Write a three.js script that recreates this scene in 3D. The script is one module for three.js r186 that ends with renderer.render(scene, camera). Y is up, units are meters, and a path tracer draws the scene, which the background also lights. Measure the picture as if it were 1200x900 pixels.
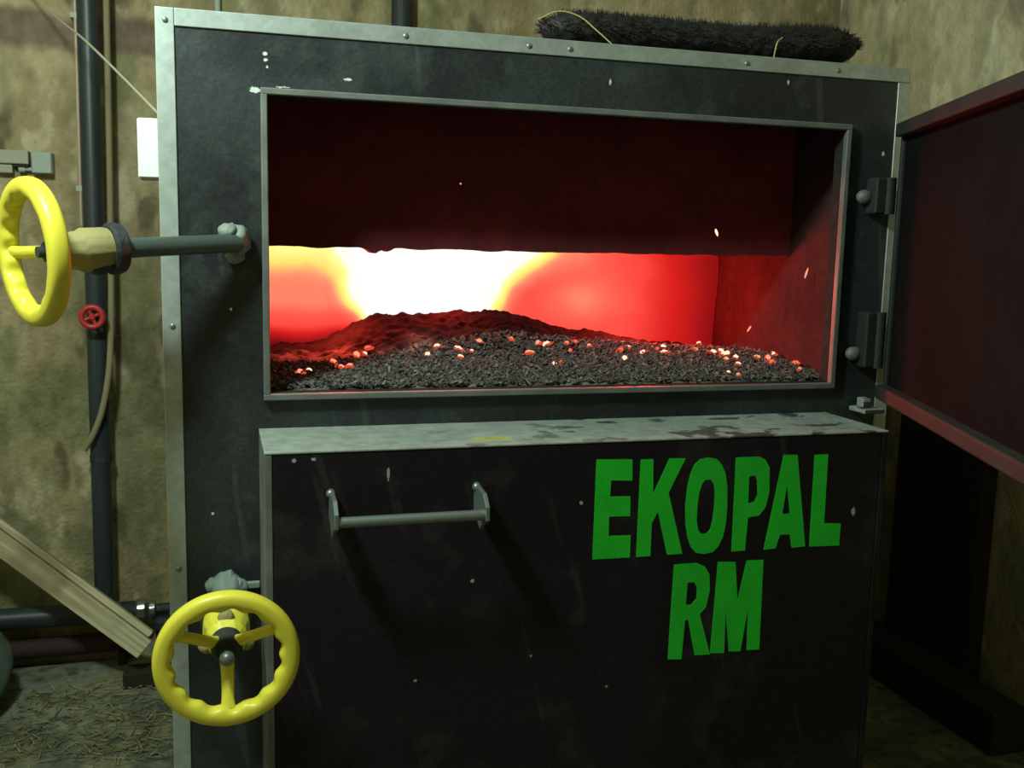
import * as THREE from 'three';
import { RoundedBoxGeometry } from 'three/addons/geometries/RoundedBoxGeometry.js';
import { mergeGeometries, mergeVertices, toCreasedNormals } from 'three/addons/utils/BufferGeometryUtils.js';

// ---------- camera, light, exposure ----------
const scene = new THREE.Scene();
const camera = new THREE.PerspectiveCamera(41.82, 1200 / 900, 0.05, 20);
camera.position.set(0.0707, 1.1064, 1.4966);
camera.rotation.set(-0.1415, -0.2874, 0.0232, 'YXZ');
const renderer = new THREE.WebGLRenderer({ antialias: true });
renderer.toneMapping = THREE.LinearToneMapping;
renderer.toneMappingExposure = 1.0;
renderer.shadowMap.enabled = true;
const LAMP = { pos: [-0.33, 1.96, 0.58], color: new THREE.Color().setRGB(0.78, 1.0, 0.88), power: 5.6 };
const FIRE = { color: new THREE.Color().setRGB(1.0, 0.045, 0.03), core: 0.8 };
scene.background = new THREE.Color(0x000000);

// ---------- random, noise ----------
function rngOf(seed) { let a = seed >>> 0; return () => { a = (a + 0x6D2B79F5) | 0; let t = Math.imul(a ^ (a >>> 15), 1 | a); t = (t + Math.imul(t ^ (t >>> 7), 61 | t)) ^ t; return ((t ^ (t >>> 14)) >>> 0) / 4294967296; }; }
function h2(x, y, s) { let n = Math.imul(x, 374761393) + Math.imul(y, 668265263) + Math.imul(s, 974634777); n = Math.imul(n ^ (n >>> 13), 1274126177); return ((n ^ (n >>> 16)) >>> 0) / 4294967296; }
function vn(x, y, s = 1) { const xi = Math.floor(x), yi = Math.floor(y); let u = x - xi, v = y - yi; u = u * u * (3 - 2 * u); v = v * v * (3 - 2 * v); const a = h2(xi, yi, s), b = h2(xi + 1, yi, s), c = h2(xi, yi + 1, s), d = h2(xi + 1, yi + 1, s); return a + (b - a) * u + (c - a) * v + (a - b - c + d) * u * v; }
function fbm(x, y, s = 1, o = 5) { let r = 0, a = 0.5, t = 0; for (let i = 0; i < o; i++) { r += a * vn(x, y, s + i * 17); t += a; a *= 0.5; x *= 2.03; y *= 2.03; } return r / t; }
const ss = (a, b, x) => { const t = Math.min(1, Math.max(0, (x - a) / (b - a))); return t * t * (3 - 2 * t); };
const mix = (a, b, t) => a + (b - a) * t;
const mix3 = (a, b, t) => [mix(a[0], b[0], t), mix(a[1], b[1], t), mix(a[2], b[2], t)];

// texture covering wm x hm metres; fn(x, y) gives [r, g, b] in sRGB 0..255
function tex(w, h, wm, hm, fn, color = true) {
  const d = new Uint8Array(w * h * 4);
  for (let j = 0; j < h; j++) for (let i = 0; i < w; i++) {
    const c = fn((i + 0.5) / w * wm, (j + 0.5) / h * hm), k = (j * w + i) * 4;
    for (let q = 0; q < 3; q++) d[k + q] = Math.max(0, Math.min(255, Array.isArray(c) ? c[q] : c * 255)); d[k + 3] = 255;
  }
  const t = new THREE.DataTexture(d, w, h, THREE.RGBAFormat); t.magFilter = t.minFilter = THREE.LinearFilter;
  t.wrapS = t.wrapT = THREE.MirroredRepeatWrapping; if (color) t.colorSpace = THREE.SRGBColorSpace; t.repeat.set(1 / wm, 1 / hm); t.needsUpdate = true; return t;
}
// box-projected uv in metres
function boxUV(g, ox = 0, oy = 0) {
  if (g.index) g = g.toNonIndexed(); if (!g.attributes.normal) g.computeVertexNormals();
  const p = g.attributes.position, uv = new Float32Array(p.count * 2), a = new THREE.Vector3(), b = new THREE.Vector3(), c = new THREE.Vector3();
  for (let i = 0; i < p.count; i += 3) {
    a.fromBufferAttribute(p, i); b.fromBufferAttribute(p, i + 1); c.fromBufferAttribute(p, i + 2);
    const n = b.clone().sub(a).cross(c.clone().sub(a)), x = Math.abs(n.x), y = Math.abs(n.y), z = Math.abs(n.z);
    [a, b, c].forEach((v, k) => { const [s, t] = z >= x && z >= y ? [v.x, v.y] : y >= x ? [v.x, v.z] : [v.z, v.y]; uv[(i + k) * 2] = s + ox; uv[(i + k) * 2 + 1] = t + oy; });
  }
  g.setAttribute('uv', new THREE.BufferAttribute(uv, 2)); return g;
}

// ---------- scene helpers ----------
const used = {};
function numbered(n) { used[n] = (used[n] || 0) + 1; return used[n] === 1 ? n : n + '_' + String(used[n] - 1).padStart(3, '0'); }
function fin(m) { m.castShadow = true; m.receiveShadow = true; return m; }
function part(parent, name, geos, m) {
  let g = Array.isArray(geos) ? (geos.length > 1 ? mergeGeometries(geos.map(q => { q = q.index ? q.toNonIndexed() : q; for (const k of Object.keys(q.attributes)) if (!['position', 'normal', 'uv'].includes(k)) q.deleteAttribute(k); return q; })) : geos[0]) : geos;
  const o = fin(new THREE.Mesh(g, m)); o.name = name; parent.add(o); return o;
}
function thing(name, label, category, pos = [0, 0, 0], group) {
  const o = new THREE.Group(); o.name = numbered(name); o.position.set(...pos); o.userData = { label, category }; if (group) o.userData.group = group; scene.add(o); return o;
}
function tag(o, label, category, group) { o.name = numbered(o.name); o.userData.label = label; o.userData.category = category; if (group) o.userData.group = group; return o; }
function struct(name, geos, m) { const o = part(scene, name, geos, m); o.userData.kind = 'structure'; return o; }
function box(x0, x1, y0, y1, z0, z1, r = 0.002) {
  const w = x1 - x0, h = y1 - y0, d = z1 - z0, rr = Math.min(r, w / 2.2, h / 2.2, d / 2.2);
  const g = rr > 0 ? new RoundedBoxGeometry(w, h, d, 2, rr) : new THREE.BoxGeometry(w, h, d);
  g.translate((x0 + x1) / 2, (y0 + y1) / 2, (z0 + z1) / 2); return boxUV(g);
}
const V = (x, y, z) => new THREE.Vector3(x, y, z);
function orient(g, from, to) { const d = to.clone().sub(from), q = new THREE.Quaternion().setFromUnitVectors(V(0, 1, 0), d.clone().normalize()); g.applyQuaternion(q); g.translate(from.x, from.y, from.z); return g; }
function cyl(a, b, r0, r1 = r0, seg = 28) { const l = a.distanceTo(b), g = new THREE.CylinderGeometry(r1, r0, l, seg, 1); g.translate(0, l / 2, 0); return orient(g, a, b); }
function lathe(profile, a, dir, seg = 40) { const g = toCreasedNormals(new THREE.LatheGeometry(profile.map(([r, y]) => new THREE.Vector2(Math.max(r, 1e-4), y)), seg), 0.6); return orient(g, a, a.clone().add(dir)); }
function tube(pts, r, n = 48, rad = 12) { return new THREE.TubeGeometry(new THREE.CatmullRomCurve3(pts), n, r, rad); }
function blob(r, c, seed, amp = 0.25, sy = 1) {
  let g = mergeVertices(new THREE.IcosahedronGeometry(1, 4).deleteAttribute('uv').deleteAttribute('normal')); const p = g.attributes.position;
  for (let i = 0; i < p.count; i++) { const x = p.getX(i), y = p.getY(i), z = p.getZ(i), k = 1 + amp * ((fbm(x * 2.2 + 9, y * 2.2 + z * 1.7 + 5, seed) - 0.5) * 2); p.setXYZ(i, x * k * r + c[0], y * k * r * sy + c[1], z * k * r + c[2]); }
  g.computeVertexNormals(); const n = g.toNonIndexed(); n.setAttribute('uv', new THREE.BufferAttribute(new Float32Array(n.attributes.position.count * 2), 2)); return n;
}
function hexNut(a, dir, r, h) { const g = new THREE.CylinderGeometry(r, r, h, 6, 1); g.translate(0, h / 2, 0); return orient(toCreasedNormals(g, 0.4), a, a.clone().add(dir)); }

// ---------- materials ----------
const std = (o) => new THREE.MeshStandardMaterial(o);
const matte = (o) => new THREE.MeshPhysicalMaterial({ roughness: 1, specularIntensity: 0.15, ...o });
const wallCol = (ox, band) => (x, y) => { const lift = band ? 0 : 38;
  const n = fbm(x * 1.8 + ox, y * 1.3, 3, 7), m = fbm(x * 11 + ox, y * 5 + 3, 11, 6), f = fbm(x * 42 + ox, y * 30, 23, 4), st = fbm(x * 13 + ox, y * 1.3, 31, 5);
  let c = mix3([186, 164, 130], [166, 151, 114], ss(0.3, 0.7, n));
  c = mix3(c, [146, 124, 88], ss(0.42, 0.74, m) * 0.6);
  c = mix3(c, [126, 122, 92], ss(0.46, 0.72, st) * 0.55);
  c = mix3(c, [204, 192, 160], ss(0.58, 0.74, fbm(x * 20 + ox, y * 12, 53, 5)) * 0.6);
  c = mix3(c, [84, 74, 54], ss(0.60, 0.76, fbm(x * 12 + ox, y * 6 + 9, 67, 6)) * 0.65);
  c = mix3(c, [112, 114, 76], ss(0.0, 0.35, (fbm(x * 9 + ox, y * 6, 73, 6) - 0.5) * 1.7 + 0.30 - y * 0.30) * 0.65);
  if (band) { const e = (fbm(x * 8, y * 8, 71) - 0.5) * 0.05; const k = ss(1.52 + e, 1.55 + e, y) * (1 - ss(1.60 + e, 1.63 + e, y)) * (1 - ss(1.98, 2.05, x + e)); c = mix3(c, [112, 90, 82], k * 0.75); }
  const d = (f - 0.5) * 40 + lift; return [c[0] + d, c[1] + d, c[2] + d];
};
const wallBump = tex(1024, 1024, 2.6, 2.6, (x, y) => 0.6 * fbm(x * 6, y * 6, 5, 4) + 0.25 * fbm(x * 36, y * 36, 9, 4) + 0.15 * vn(x * 160, y * 160, 3), false);
const wallMat = std({ map: tex(1280, 1024, 3.2, 2.56, wallCol(0, true)), bumpMap: wallBump, bumpScale: 0.012, roughness: 0.92 });
const wallMatB = std({ color: 0xffffff, map: tex(1024, 640, 4.2, 2.6, wallCol(37, false)), bumpMap: wallBump, bumpScale: 0.012, roughness: 0.92 });
const floorMat = std({ map: tex(1024, 1024, 3.4, 4.6, (x, y) => { const n = fbm(x * 4, y * 4, 81, 6), f = fbm(x * 45, y * 45, 83, 4), g = fbm(x * 12, y * 12, 85, 4); let c = mix3([128, 130, 112], [96, 100, 84], ss(0.35, 0.65, n)); c = mix3(c, [146, 138, 100], ss(0.5, 0.66, g) * 0.6); c = mix3(c, [70, 70, 56], ss(0.56, 0.7, fbm(x * 30, y * 30, 87, 4)) * 0.6); const d = (f - 0.5) * 50; return [c[0] + d, c[1] + d, c[2] + d]; }), bumpMap: wallBump, bumpScale: 0.01, roughness: 0.95 });
const ceilMat = std({ color: 0x8d8a78, roughness: 0.95, bumpMap: wallBump, bumpScale: 0.01 });
const panelBump = tex(1024, 1024, 0.8, 0.8, (x, y) => 0.5 * fbm(x * 60, y * 60, 91, 4) + 0.5 * fbm(x * 9, y * 9, 93, 3), false);
function chipOrGlint(x, y, cx, cy, rx, ry, s) { const a = (x - cx) / rx, b = (y - cy) / ry; return a * a + b * b < 0.6 + 0.8 * vn(x * 700, y * 700, s); }
const CH = [[0.142, 1.3575, 0.0035, 0.0025], [0.1425, 1.349, 0.003, 0.0022], [0.1445, 1.340, 0.0018, 0.002], [0.2575, 1.330, 0.0055, 0.0018], [0.1275, 1.3075, 0.007, 0.004], [0.165, 1.3135, 0.010, 0.001], [1.1595, 1.267, 0.003, 0.0035], [0.66, 1.352, 0.002, 0.005], [0.97, 1.372, 0.002, 0.004], [0.09, 1.0, 0.002, 0.002], [0.06, 0.7, 0.002, 0.002]];  // entries by the frame corner paint a highlight, the others are chips
const panelMat = std({
  map: tex(1200, 1400, 1.2, 1.4, (x, y) => {
    const n = fbm(x * 5, y * 5, 101, 5), m = fbm(x * 22, y * 22, 103, 4), f = vn(x * 300, y * 300, 105);
    let c = mix3([46, 52, 53], [30, 33, 35], ss(0.35, 0.65, n)); c = mix3(c, [74, 82, 80], ss(0.6, 0.78, m) * 0.32); const sc = fbm(x * 50 + y * 6, y * 3 - x * 2, 107, 3); c = mix3(c, [80, 84, 82], ss(0.74, 0.82, sc) * 0.4);
    for (let i = 0; i < CH.length; i++) { const k = CH[i]; if (Math.abs(x - k[0]) < 0.03 && Math.abs(y - k[1]) < 0.03 && chipOrGlint(x, y, ...k, 111 + i)) c = [205, 212, 204]; }
    const d = (f - 0.5) * 14; return [c[0] + d, c[1] + d, c[2] + d];
  }), bumpMap: panelBump, bumpScale: 0.0012, roughness: 0.42, metalness: 0.0
});
const CH2 = [[1.0268, 0.697, 0.0035, 0.007], [0.57, 0.735, 0.003, 0.003], [0.41, 0.63, 0.003, 0.003], [0.33, 0.49, 0.0025, 0.0025], [0.5, 0.51, 0.002, 0.002], [0.19, 0.814, 0.0035, 0.0025], [0.165, 0.813, 0.003, 0.003], [0.29, 0.79, 0.002, 0.01], [0.90, 0.672, 0.002, 0.003], [0.62, 0.45, 0.002, 0.002]];
const boxMat = matte({ specularIntensity: 0.45,
  map: tex(1000, 860, 1.0, 0.86, (x, y) => {
    x += 0.11; const n = fbm(x * 5, y * 5, 121, 5), m = fbm(x * 14, y * 14, 123, 5);
    let c = mix3([31, 23, 30], [22, 16, 21], ss(0.35, 0.65, n)); c = mix3(c, [48, 46, 45], ss(0.58, 0.76, m) * 0.55); const sc = fbm(x * 46 + y * 12, y * 4, 127, 3); c = mix3(c, [66, 64, 64], ss(0.72, 0.82, sc) * 0.4);
    for (let i = 0; i < CH2.length; i++) { const k = CH2[i]; if (Math.abs(x - k[0]) < 0.03 && Math.abs(y - k[1]) < 0.03 && chipOrGlint(x, y, ...k, 131 + i)) c = [150, 156, 150]; }
    const d = (vn(x * 300, y * 300, 129) - 0.5) * 10; return [c[0] + d, c[1] + d, c[2] + d];
  }), bumpMap: panelBump, bumpScale: 0.0012, roughness: 0.62
});
boxMat.roughness = 0.62; boxMat.map.offset.set(-0.11, 0);
const dustTop = std({
  map: tex(1024, 256, 1.0, 0.25, (x, y) => {
    const n = fbm(x * 9, y * 9, 141, 5), f = fbm(x * 70, y * 70, 143, 4); let c = mix3([150, 158, 150], [124, 132, 126], n);
    c = mix3(c, [40, 42, 38], ss(0.60, 0.68, fbm(x * 24, y * 30, 145, 5)) * 0.85 * ss(0.25, 0.75, x + 0.5 * (vn(x * 9, y * 9, 3) - 0.5)));
    const e = ((x - 0.447) / 0.034) ** 2 + ((y - 0.13) / 0.012) ** 2; if (e < 0.5 + vn(x * 260, y * 260, 149)) c = mix3(c, [168, 166, 60], 0.75);
    const d = (f - 0.5) * 40; return [c[0] + d, c[1] + d, c[2] + d];
  }), roughness: 0.95
});
const zincTex = tex(512, 512, 0.3, 0.3, (x, y) => { const n = fbm(x * 20, y * 20, 151, 5), f = fbm(x * 120, y * 120, 153, 3); const v = 178 + (n - 0.5) * 46 + (f - 0.5) * 26; return [v * 0.98, v * 1.02, v * 1.0]; });
const zinc = std({ map: zincTex, roughness: 0.45, metalness: 0.55 });
const rimMat = std({ map: tex(512, 512, 0.3, 0.3, (x, y) => { const n = fbm(x * 24, y * 24, 161, 5); const v = mix(84, 132, n); return [v, v * 1.03, v * 0.99]; }), roughness: 0.6, metalness: 0.2 });
const sootTex = tex(512, 512, 0.5, 0.5, (x, y) => { const n = fbm(x * 14, y * 14, 171, 5), f = fbm(x * 90, y * 90, 173, 3); const v = 46 + (n - 0.5) * 18 + (f - 0.5) * 12; return [v * 1.02, v, v * 0.98]; });
const soot = matte({ map: sootTex, bumpMap: panelBump, bumpScale: 0.003, roughness: 0.95 });
const glowTintIron = matte({ map: tex(512, 512, 0.5, 0.5, (x, y) => { const n = fbm(x * 12, y * 16, 174, 5), f = fbm(x * 80, y * 80, 175, 3); const v = 112 + (n - 0.5) * 40 + (f - 0.5) * 18; return [v * 1.05, v * 0.46, v * 0.52]; }), bumpMap: panelBump, bumpScale: 0.003 });  // red of the fire glow is put into the baffle colour
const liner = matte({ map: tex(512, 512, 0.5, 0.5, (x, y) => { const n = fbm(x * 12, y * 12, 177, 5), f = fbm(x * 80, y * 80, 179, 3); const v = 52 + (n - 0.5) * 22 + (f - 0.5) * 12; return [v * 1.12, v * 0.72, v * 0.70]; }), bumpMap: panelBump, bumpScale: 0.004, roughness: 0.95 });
const doorMat = matte({ map: tex(512, 512, 0.7, 0.7, (x, y) => { const n = fbm(x * 9, y * 9, 181, 5), f = fbm(x * 70, y * 70, 183, 3); const v = 18 + (n - 0.5) * 9 + (f - 0.5) * 8; return [v * 0.9, v, v * 1.04]; }), bumpMap: panelBump, bumpScale: 0.004, roughness: 0.9 });
const doorRimMat = std({ map: tex(512, 512, 0.5, 0.5, (x, y) => { const n = fbm(x * 20, y * 20, 187, 5); const v = mix(28, 50, n); return [v * 0.94, v, v * 0.98]; }), roughness: 0.7, metalness: 0.1 });
const weldMat = std({ map: tex(256, 256, 0.2, 0.2, (x, y) => { const v = mix(110, 175, fbm(x * 60, y * 60, 189, 4)); return [v * 0.95, v, v * 0.96]; }), color: 0xffffff, roughness: 0.6 });
const weldGrey = std({ color: 0x7e8a84, roughness: 0.65, bumpMap: panelBump, bumpScale: 0.002 });
const yellow = std({ color: new THREE.Color().setRGB(0.80, 0.70, 0.06), roughness: 0.38, bumpMap: panelBump, bumpScale: 0.0006 });
const oliveY = std({ color: new THREE.Color().setRGB(0.30, 0.26, 0.10), roughness: 0.7, bumpMap: panelBump, bumpScale: 0.0006 });
const darkIron = std({ color: 0x34393a, roughness: 0.6, metalness: 0.3, bumpMap: panelBump, bumpScale: 0.002 });
const greenIron = std({ color: 0x505b56, roughness: 0.45, metalness: 0.35, bumpMap: panelBump, bumpScale: 0.0006 });
const blackPipe = std({ map: tex(256, 512, 0.25, 0.5, (x, y) => { const v = mix(44, 68, fbm(x * 30, y * 14, 191, 4)); return [v * 0.88, v * 1.0, v * 1.08]; }), roughness: 0.42 });
const redPaint = std({ color: new THREE.Color().setRGB(0.50, 0.03, 0.035), roughness: 0.4 });
const rustRed = std({ color: 0x35201d, roughness: 0.75, bumpMap: panelBump, bumpScale: 0.002 });
const chrome = std({ color: 0xb6bdb8, roughness: 0.28, metalness: 0.9 });
const steelDark = std({ color: 0x6c7270, roughness: 0.4, metalness: 0.5 });
const steel = std({ color: 0x848c8a, roughness: 0.35, metalness: 0.6 });
const whitePl = std({ color: 0xe6ebe6, roughness: 0.6 });
const greyPl = std({ color: 0xa7aea4, roughness: 0.6 });
const beigePl = std({ color: 0xa9a590, roughness: 0.65 });
const darkHole = std({ color: 0x2a2a26, roughness: 0.9 });
const cordMat = std({ color: 0xb0a994, roughness: 0.7 });
const hoseMat = std({ color: 0x8d8262, roughness: 0.75 });
const copper = std({ color: 0xb99f90, roughness: 0.5, metalness: 0.2 });
const woodTex = tex(256, 1024, 0.2, 0.8, (x, y) => { const g = fbm(x * 70, y * 3.2, 201, 5), n = fbm(x * 9, y * 6, 203, 4); let c = mix3([214, 202, 168], [170, 156, 122], ss(0.35, 0.7, g)); c = mix3(c, [126, 114, 86], ss(0.56, 0.72, n) * 0.6); return c; });
const wood = std({ map: woodTex, bumpMap: woodTex, bumpScale: 0.001, roughness: 0.85 });
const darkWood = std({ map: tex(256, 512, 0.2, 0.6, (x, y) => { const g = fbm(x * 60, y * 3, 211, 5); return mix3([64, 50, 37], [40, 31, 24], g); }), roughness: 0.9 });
const greenPaint = std({ map: tex(512, 512, 0.5, 0.5, (x, y) => { const n = fbm(x * 26, y * 26, 221, 5), f = vn(x * 400, y * 400, 223); let c = mix3([28, 198, 40], [24, 176, 38], n); const d = (f - 0.5) * 14; return [c[0] + d, c[1] + d, c[2] + d]; }), roughness: 0.6 });
const strawMat = std({ color: 0xb3a468, roughness: 0.8 });
const strawMat2 = std({ color: 0xffffff, roughness: 0.85 });
const bristle = std({ color: 0x24211f, roughness: 0.7 });
const sackMat = std({ color: 0x5a685c, roughness: 0.8, bumpMap: panelBump, bumpScale: 0.004 });

// ---------- room ----------
const X0 = -1.25, X1 = 1.85, Z0 = -1.2, Z1 = 3.2, CH_ = 2.5;
struct('floor', box(X0 - 0.15, X1 + 0.15, -0.15, 0, Z0 - 0.15, Z1 + 0.15, 0), floorMat);
struct('ceiling', box(X0 - 0.15, X1 + 0.15, CH_, CH_ + 0.15, Z0 - 0.15, Z1 + 0.15, 0), ceilMat);
const wb = boxUV(box(X0, X1, 0, CH_, Z0 - 0.15, Z0, 0), 1.25, 0);
struct('wall_back', wb, wallMat);
struct('wall_left', box(X0 - 0.15, X0, 0, CH_, Z0 - 0.15, Z1 + 0.15, 0), wallMatB);
struct('wall_right', box(X1, X1 + 0.15, 0, CH_, Z0 - 0.15, Z1 + 0.15, 0), wallMatB);
struct('wall_front', box(X0, X1, 0, CH_, Z1, Z1 + 0.15, 0), wallMatB);

// ---------- hanging bulb (outside the frame, lights everything) ----------
{
  const b = thing('hanging_lamp', 'greenish white opal globe lamp hanging on a cord from the ceiling', 'lamp', LAMP.pos);
  part(b, 'globe', new THREE.SphereGeometry(0.09, 32, 20).translate(0, -0.085, 0), std({ color: 0xffffff, emissive: LAMP.color, emissiveIntensity: 2.0, roughness: 0.4 }));
  part(b, 'lamp_holder', lathe([[0, 0.0], [0.02, 0.0], [0.021, 0.03], [0.012, 0.05], [0, 0.05]], V(0, 0, 0), V(0, 1, 0)), darkIron);
  part(b, 'cord', cyl(V(0, 0.05, 0), V(0, CH_ - LAMP.pos[1], 0), 0.003, 0.003, 8), darkHole);
  const l = new THREE.PointLight(LAMP.color, LAMP.power, 0, 2); l.position.set(LAMP.pos[0], LAMP.pos[1] - 0.085, LAMP.pos[2]); l.castShadow = true; l.shadow.radius = 4; l.shadow.mapSize.set(2048, 2048); l.shadow.bias = -0.0005; l.shadow.camera.near = 0.12; l.name = 'bulb_light'; scene.add(l);
}

// ---------- boiler ----------
const TOP = 1.406, OX0 = 0.1429, OX1 = 1.0806, OY0 = 0.876, OY1 = 1.302, BX0 = 0.1268, BX1 = 1.0807, BY = 0.825, BZ = 0.1735;
const boiler = thing('boiler', 'large black steel straw boiler with open fire door and green painted letters', 'boiler');
{
  const sh = new THREE.Shape(); sh.moveTo(0, 0.05); sh.lineTo(1.2, 0.05); sh.lineTo(1.2, TOP); sh.lineTo(0, TOP); sh.lineTo(0, 0.05);
  const ho = new THREE.Path(); ho.moveTo(OX0, OY0); ho.lineTo(OX0, OY1); ho.lineTo(OX1, OY1); ho.lineTo(OX1, OY0); ho.lineTo(OX0, OY0); sh.holes.push(ho);
  const g = new THREE.ExtrudeGeometry(sh, { depth: 0.02, bevelEnabled: false }); g.translate(0, 0, -0.02); part(boiler, 'front_panel', boxUV(g), panelMat);
  part(boiler, 'side_panel', box(0, 0.02, 0.05, TOP, -1.0, -0.0205), panelMat);
  part(boiler, 'side_panel', box(1.18, 1.2, 0.05, TOP, -1.0, -0.0205), panelMat);
  part(boiler, 'top_panel', box(0.0205, 1.1795, TOP - 0.02, TOP, -1.0, -0.0205), panelMat);
  part(boiler, 'back_panel', box(0.0205, 1.1795, 0.05, TOP - 0.0205, -1.0, -0.98), panelMat);
  part(boiler, 'base', box(0.03, 1.17, 0.0, 0.05, -0.97, -0.03), darkIron);
  // zinc edge angles
  const tr = (x0, x1, y0, y1, z0, z1) => box(x0, x1, y0, y1, z0, z1, 0.0015);
  const lt = part(boiler, 'edge_trim', [tr(-0.003, 0.022, 0.05, TOP + 0.003, 0, 0.003), tr(-0.003, 0, 0.05, TOP + 0.003, -0.025, 0.0)], zinc);
  const tt = part(boiler, 'edge_trim', [tr(0.0222, 1.2, TOP - 0.021, TOP + 0.003, 0, 0.003), tr(0.0, 1.2, TOP, TOP + 0.003, -0.025, 0)], zinc);
  const rt = part(boiler, 'edge_trim', [tr(1.178, 1.203, 0.05, TOP - 0.0212, 0, 0.003), tr(1.2, 1.203, 0.05, TOP, -0.025, 0)], zinc);
  const rv = new THREE.SphereGeometry(0.0042, 14, 8, 0, Math.PI * 2, 0, Math.PI / 2); rv.scale(1, 0.6, 1); rv.rotateX(Math.PI / 2);
  for (const x of [0.34, 0.527, 0.592, 0.892, 1.06]) { const g2 = rv.clone(); g2.translate(x, 1.396, 0.003); part(tt, 'rivet', g2, steel); }
  for (const y of [1.392, 0.976, 0.62, 0.3]) { const g2 = rv.clone(); g2.translate(0.0105, y, 0.003); part(lt, 'rivet', g2, steel); }
  // rim around the fire opening
  const fr = 0.0085, fz = 0.012;
  part(boiler, 'door_frame', [box(OX0 - fr, OX1 + fr, OY1 - 0.001, OY1 + fr, 0, fz, 0.002), box(OX0 - fr, OX1 + fr, OY0 - fr, OY0 + 0.001, 0, fz, 0.002), box(OX0 - fr, OX0 + 0.001, OY0, OY1, 0, fz, 0.002), box(OX1 - 0.001, OX1 + fr, OY0, OY1, 0, fz, 0.002)], rimMat);
  const lw = 0.0012; part(boiler, 'added_dark_lining', [box(OX0, OX0 + lw, OY0, OY1, -0.021, -0.0005, 0), box(OX1 - lw, OX1, OY0, OY1, -0.021, -0.0005, 0), box(OX0 + lw, OX1 - lw, OY1 - lw, OY1, -0.021, -0.0005, 0), box(OX0 + lw, OX1 - lw, OY0, OY0 + lw, -0.021, -0.0005, 0)], soot);  // added dark lining, dulls the red firelight on the opening edges
  // combustion chamber
  const CX0 = 0.10, CX1 = 1.115, CY0 = 0.86, CY1 = 1.33, CZ = -0.94;
  part(boiler, 'chamber_wall', box(CX0 - 0.02, CX0, CY0, CY1, CZ, -0.0205, 0), liner);
  part(boiler, 'chamber_wall', box(CX1, CX1 + 0.02, CY0, CY1, CZ, -0.0205, 0), liner);
  part(boiler, 'chamber_ceiling', box(CX0 - 0.02, CX1 + 0.02, CY1, CY1 + 0.02, CZ, -0.0205, 0), soot);
  part(boiler, 'chamber_floor', box(CX0 - 0.02, CX1 + 0.02, CY0 - 0.02, CY0 - 0.002, CZ, -0.0205, 0), soot);
  part(boiler, 'chamber_back', box(CX0 - 0.02, CX1 + 0.02, CY0 - 0.02, CY1 + 0.02, CZ - 0.02, CZ, 0), soot);
  // hanging baffle with a ragged lower edge
  const bs = new THREE.Shape(); bs.moveTo(CX0, CY1); const N = 160;
  for (let i = 0; i <= N; i++) { const x = mix(CX0, CX1, i / N); let y = 1.0885 + (fbm(x * 30, 2, 231, 3) - 0.5) * 0.005; y -= 0.008 * Math.exp(-(((x - 0.325) / 0.01) ** 2)) + 0.005 * Math.exp(-(((x - 0.35) / 0.006) ** 2)); bs.lineTo(x, y); }
  bs.lineTo(CX1, CY1); const bg = new THREE.ExtrudeGeometry(bs, { depth: 0.04, bevelEnabled: false }); bg.translate(0, 0, -0.24); part(boiler, 'baffle', boxUV(bg), glowTintIron);

  // lower ash door: a deep box with lettering and a handle
  const ad = part(boiler, 'ash_door', [box(BX0 + 0.0105, BX1 - 0.0105, 0.06, BY - 0.003, BZ - 0.01, BZ, 0.002)], boxMat);
  part(ad, 'box_top', box(BX0, BX1, BY - 0.003, BY, 0.0005, BZ + 0.001, 0.001), dustTop);
  part(ad, 'box_side', box(BX0, BX0 + 0.01, 0.06, BY - 0.0032, 0.0005, BZ + 0.0005, 0.0015), rimMat);
  part(ad, 'box_side', box(BX1 - 0.01, BX1, 0.06, BY - 0.0032, 0.0005, BZ + 0.0005, 0.0015), boxMat);
  part(ad, 'box_bottom', box(BX0 + 0.01, BX1 - 0.01, 0.05, 0.06, 0.0005, BZ, 0.001), boxMat);
  part(ad, 'handle_bar', cyl(V(0.214, 0.742, 0.232), V(0.414, 0.742, 0.232), 0.0072, 0.0072, 20), steel);
  for (const x of [0.212, 0.412]) {
    const s = new THREE.Shape(); s.moveTo(0, 0.03); s.lineTo(0.05, 0.026); s.lineTo(0.066, 0.012); s.lineTo(0.066, -0.006); s.lineTo(0.05, -0.014); s.lineTo(0.034, -0.026); s.lineTo(0, -0.006); s.lineTo(0, 0.03);
    const g3 = new THREE.ExtrudeGeometry(s, { depth: 0.004, bevelEnabled: true, bevelSize: 0.001, bevelThickness: 0.001, bevelSegments: 1 }); g3.rotateY(-Math.PI / 2); g3.translate(x + 0.003, 0.742, BZ);
    const bk = part(ad, 'handle_bracket', g3, steel);
    const bolt = new THREE.SphereGeometry(0.0065, 14, 8); bolt.translate(x, 0.768, BZ + 0.008); part(ad, 'bolt_head', bolt, steel);
  }
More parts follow.
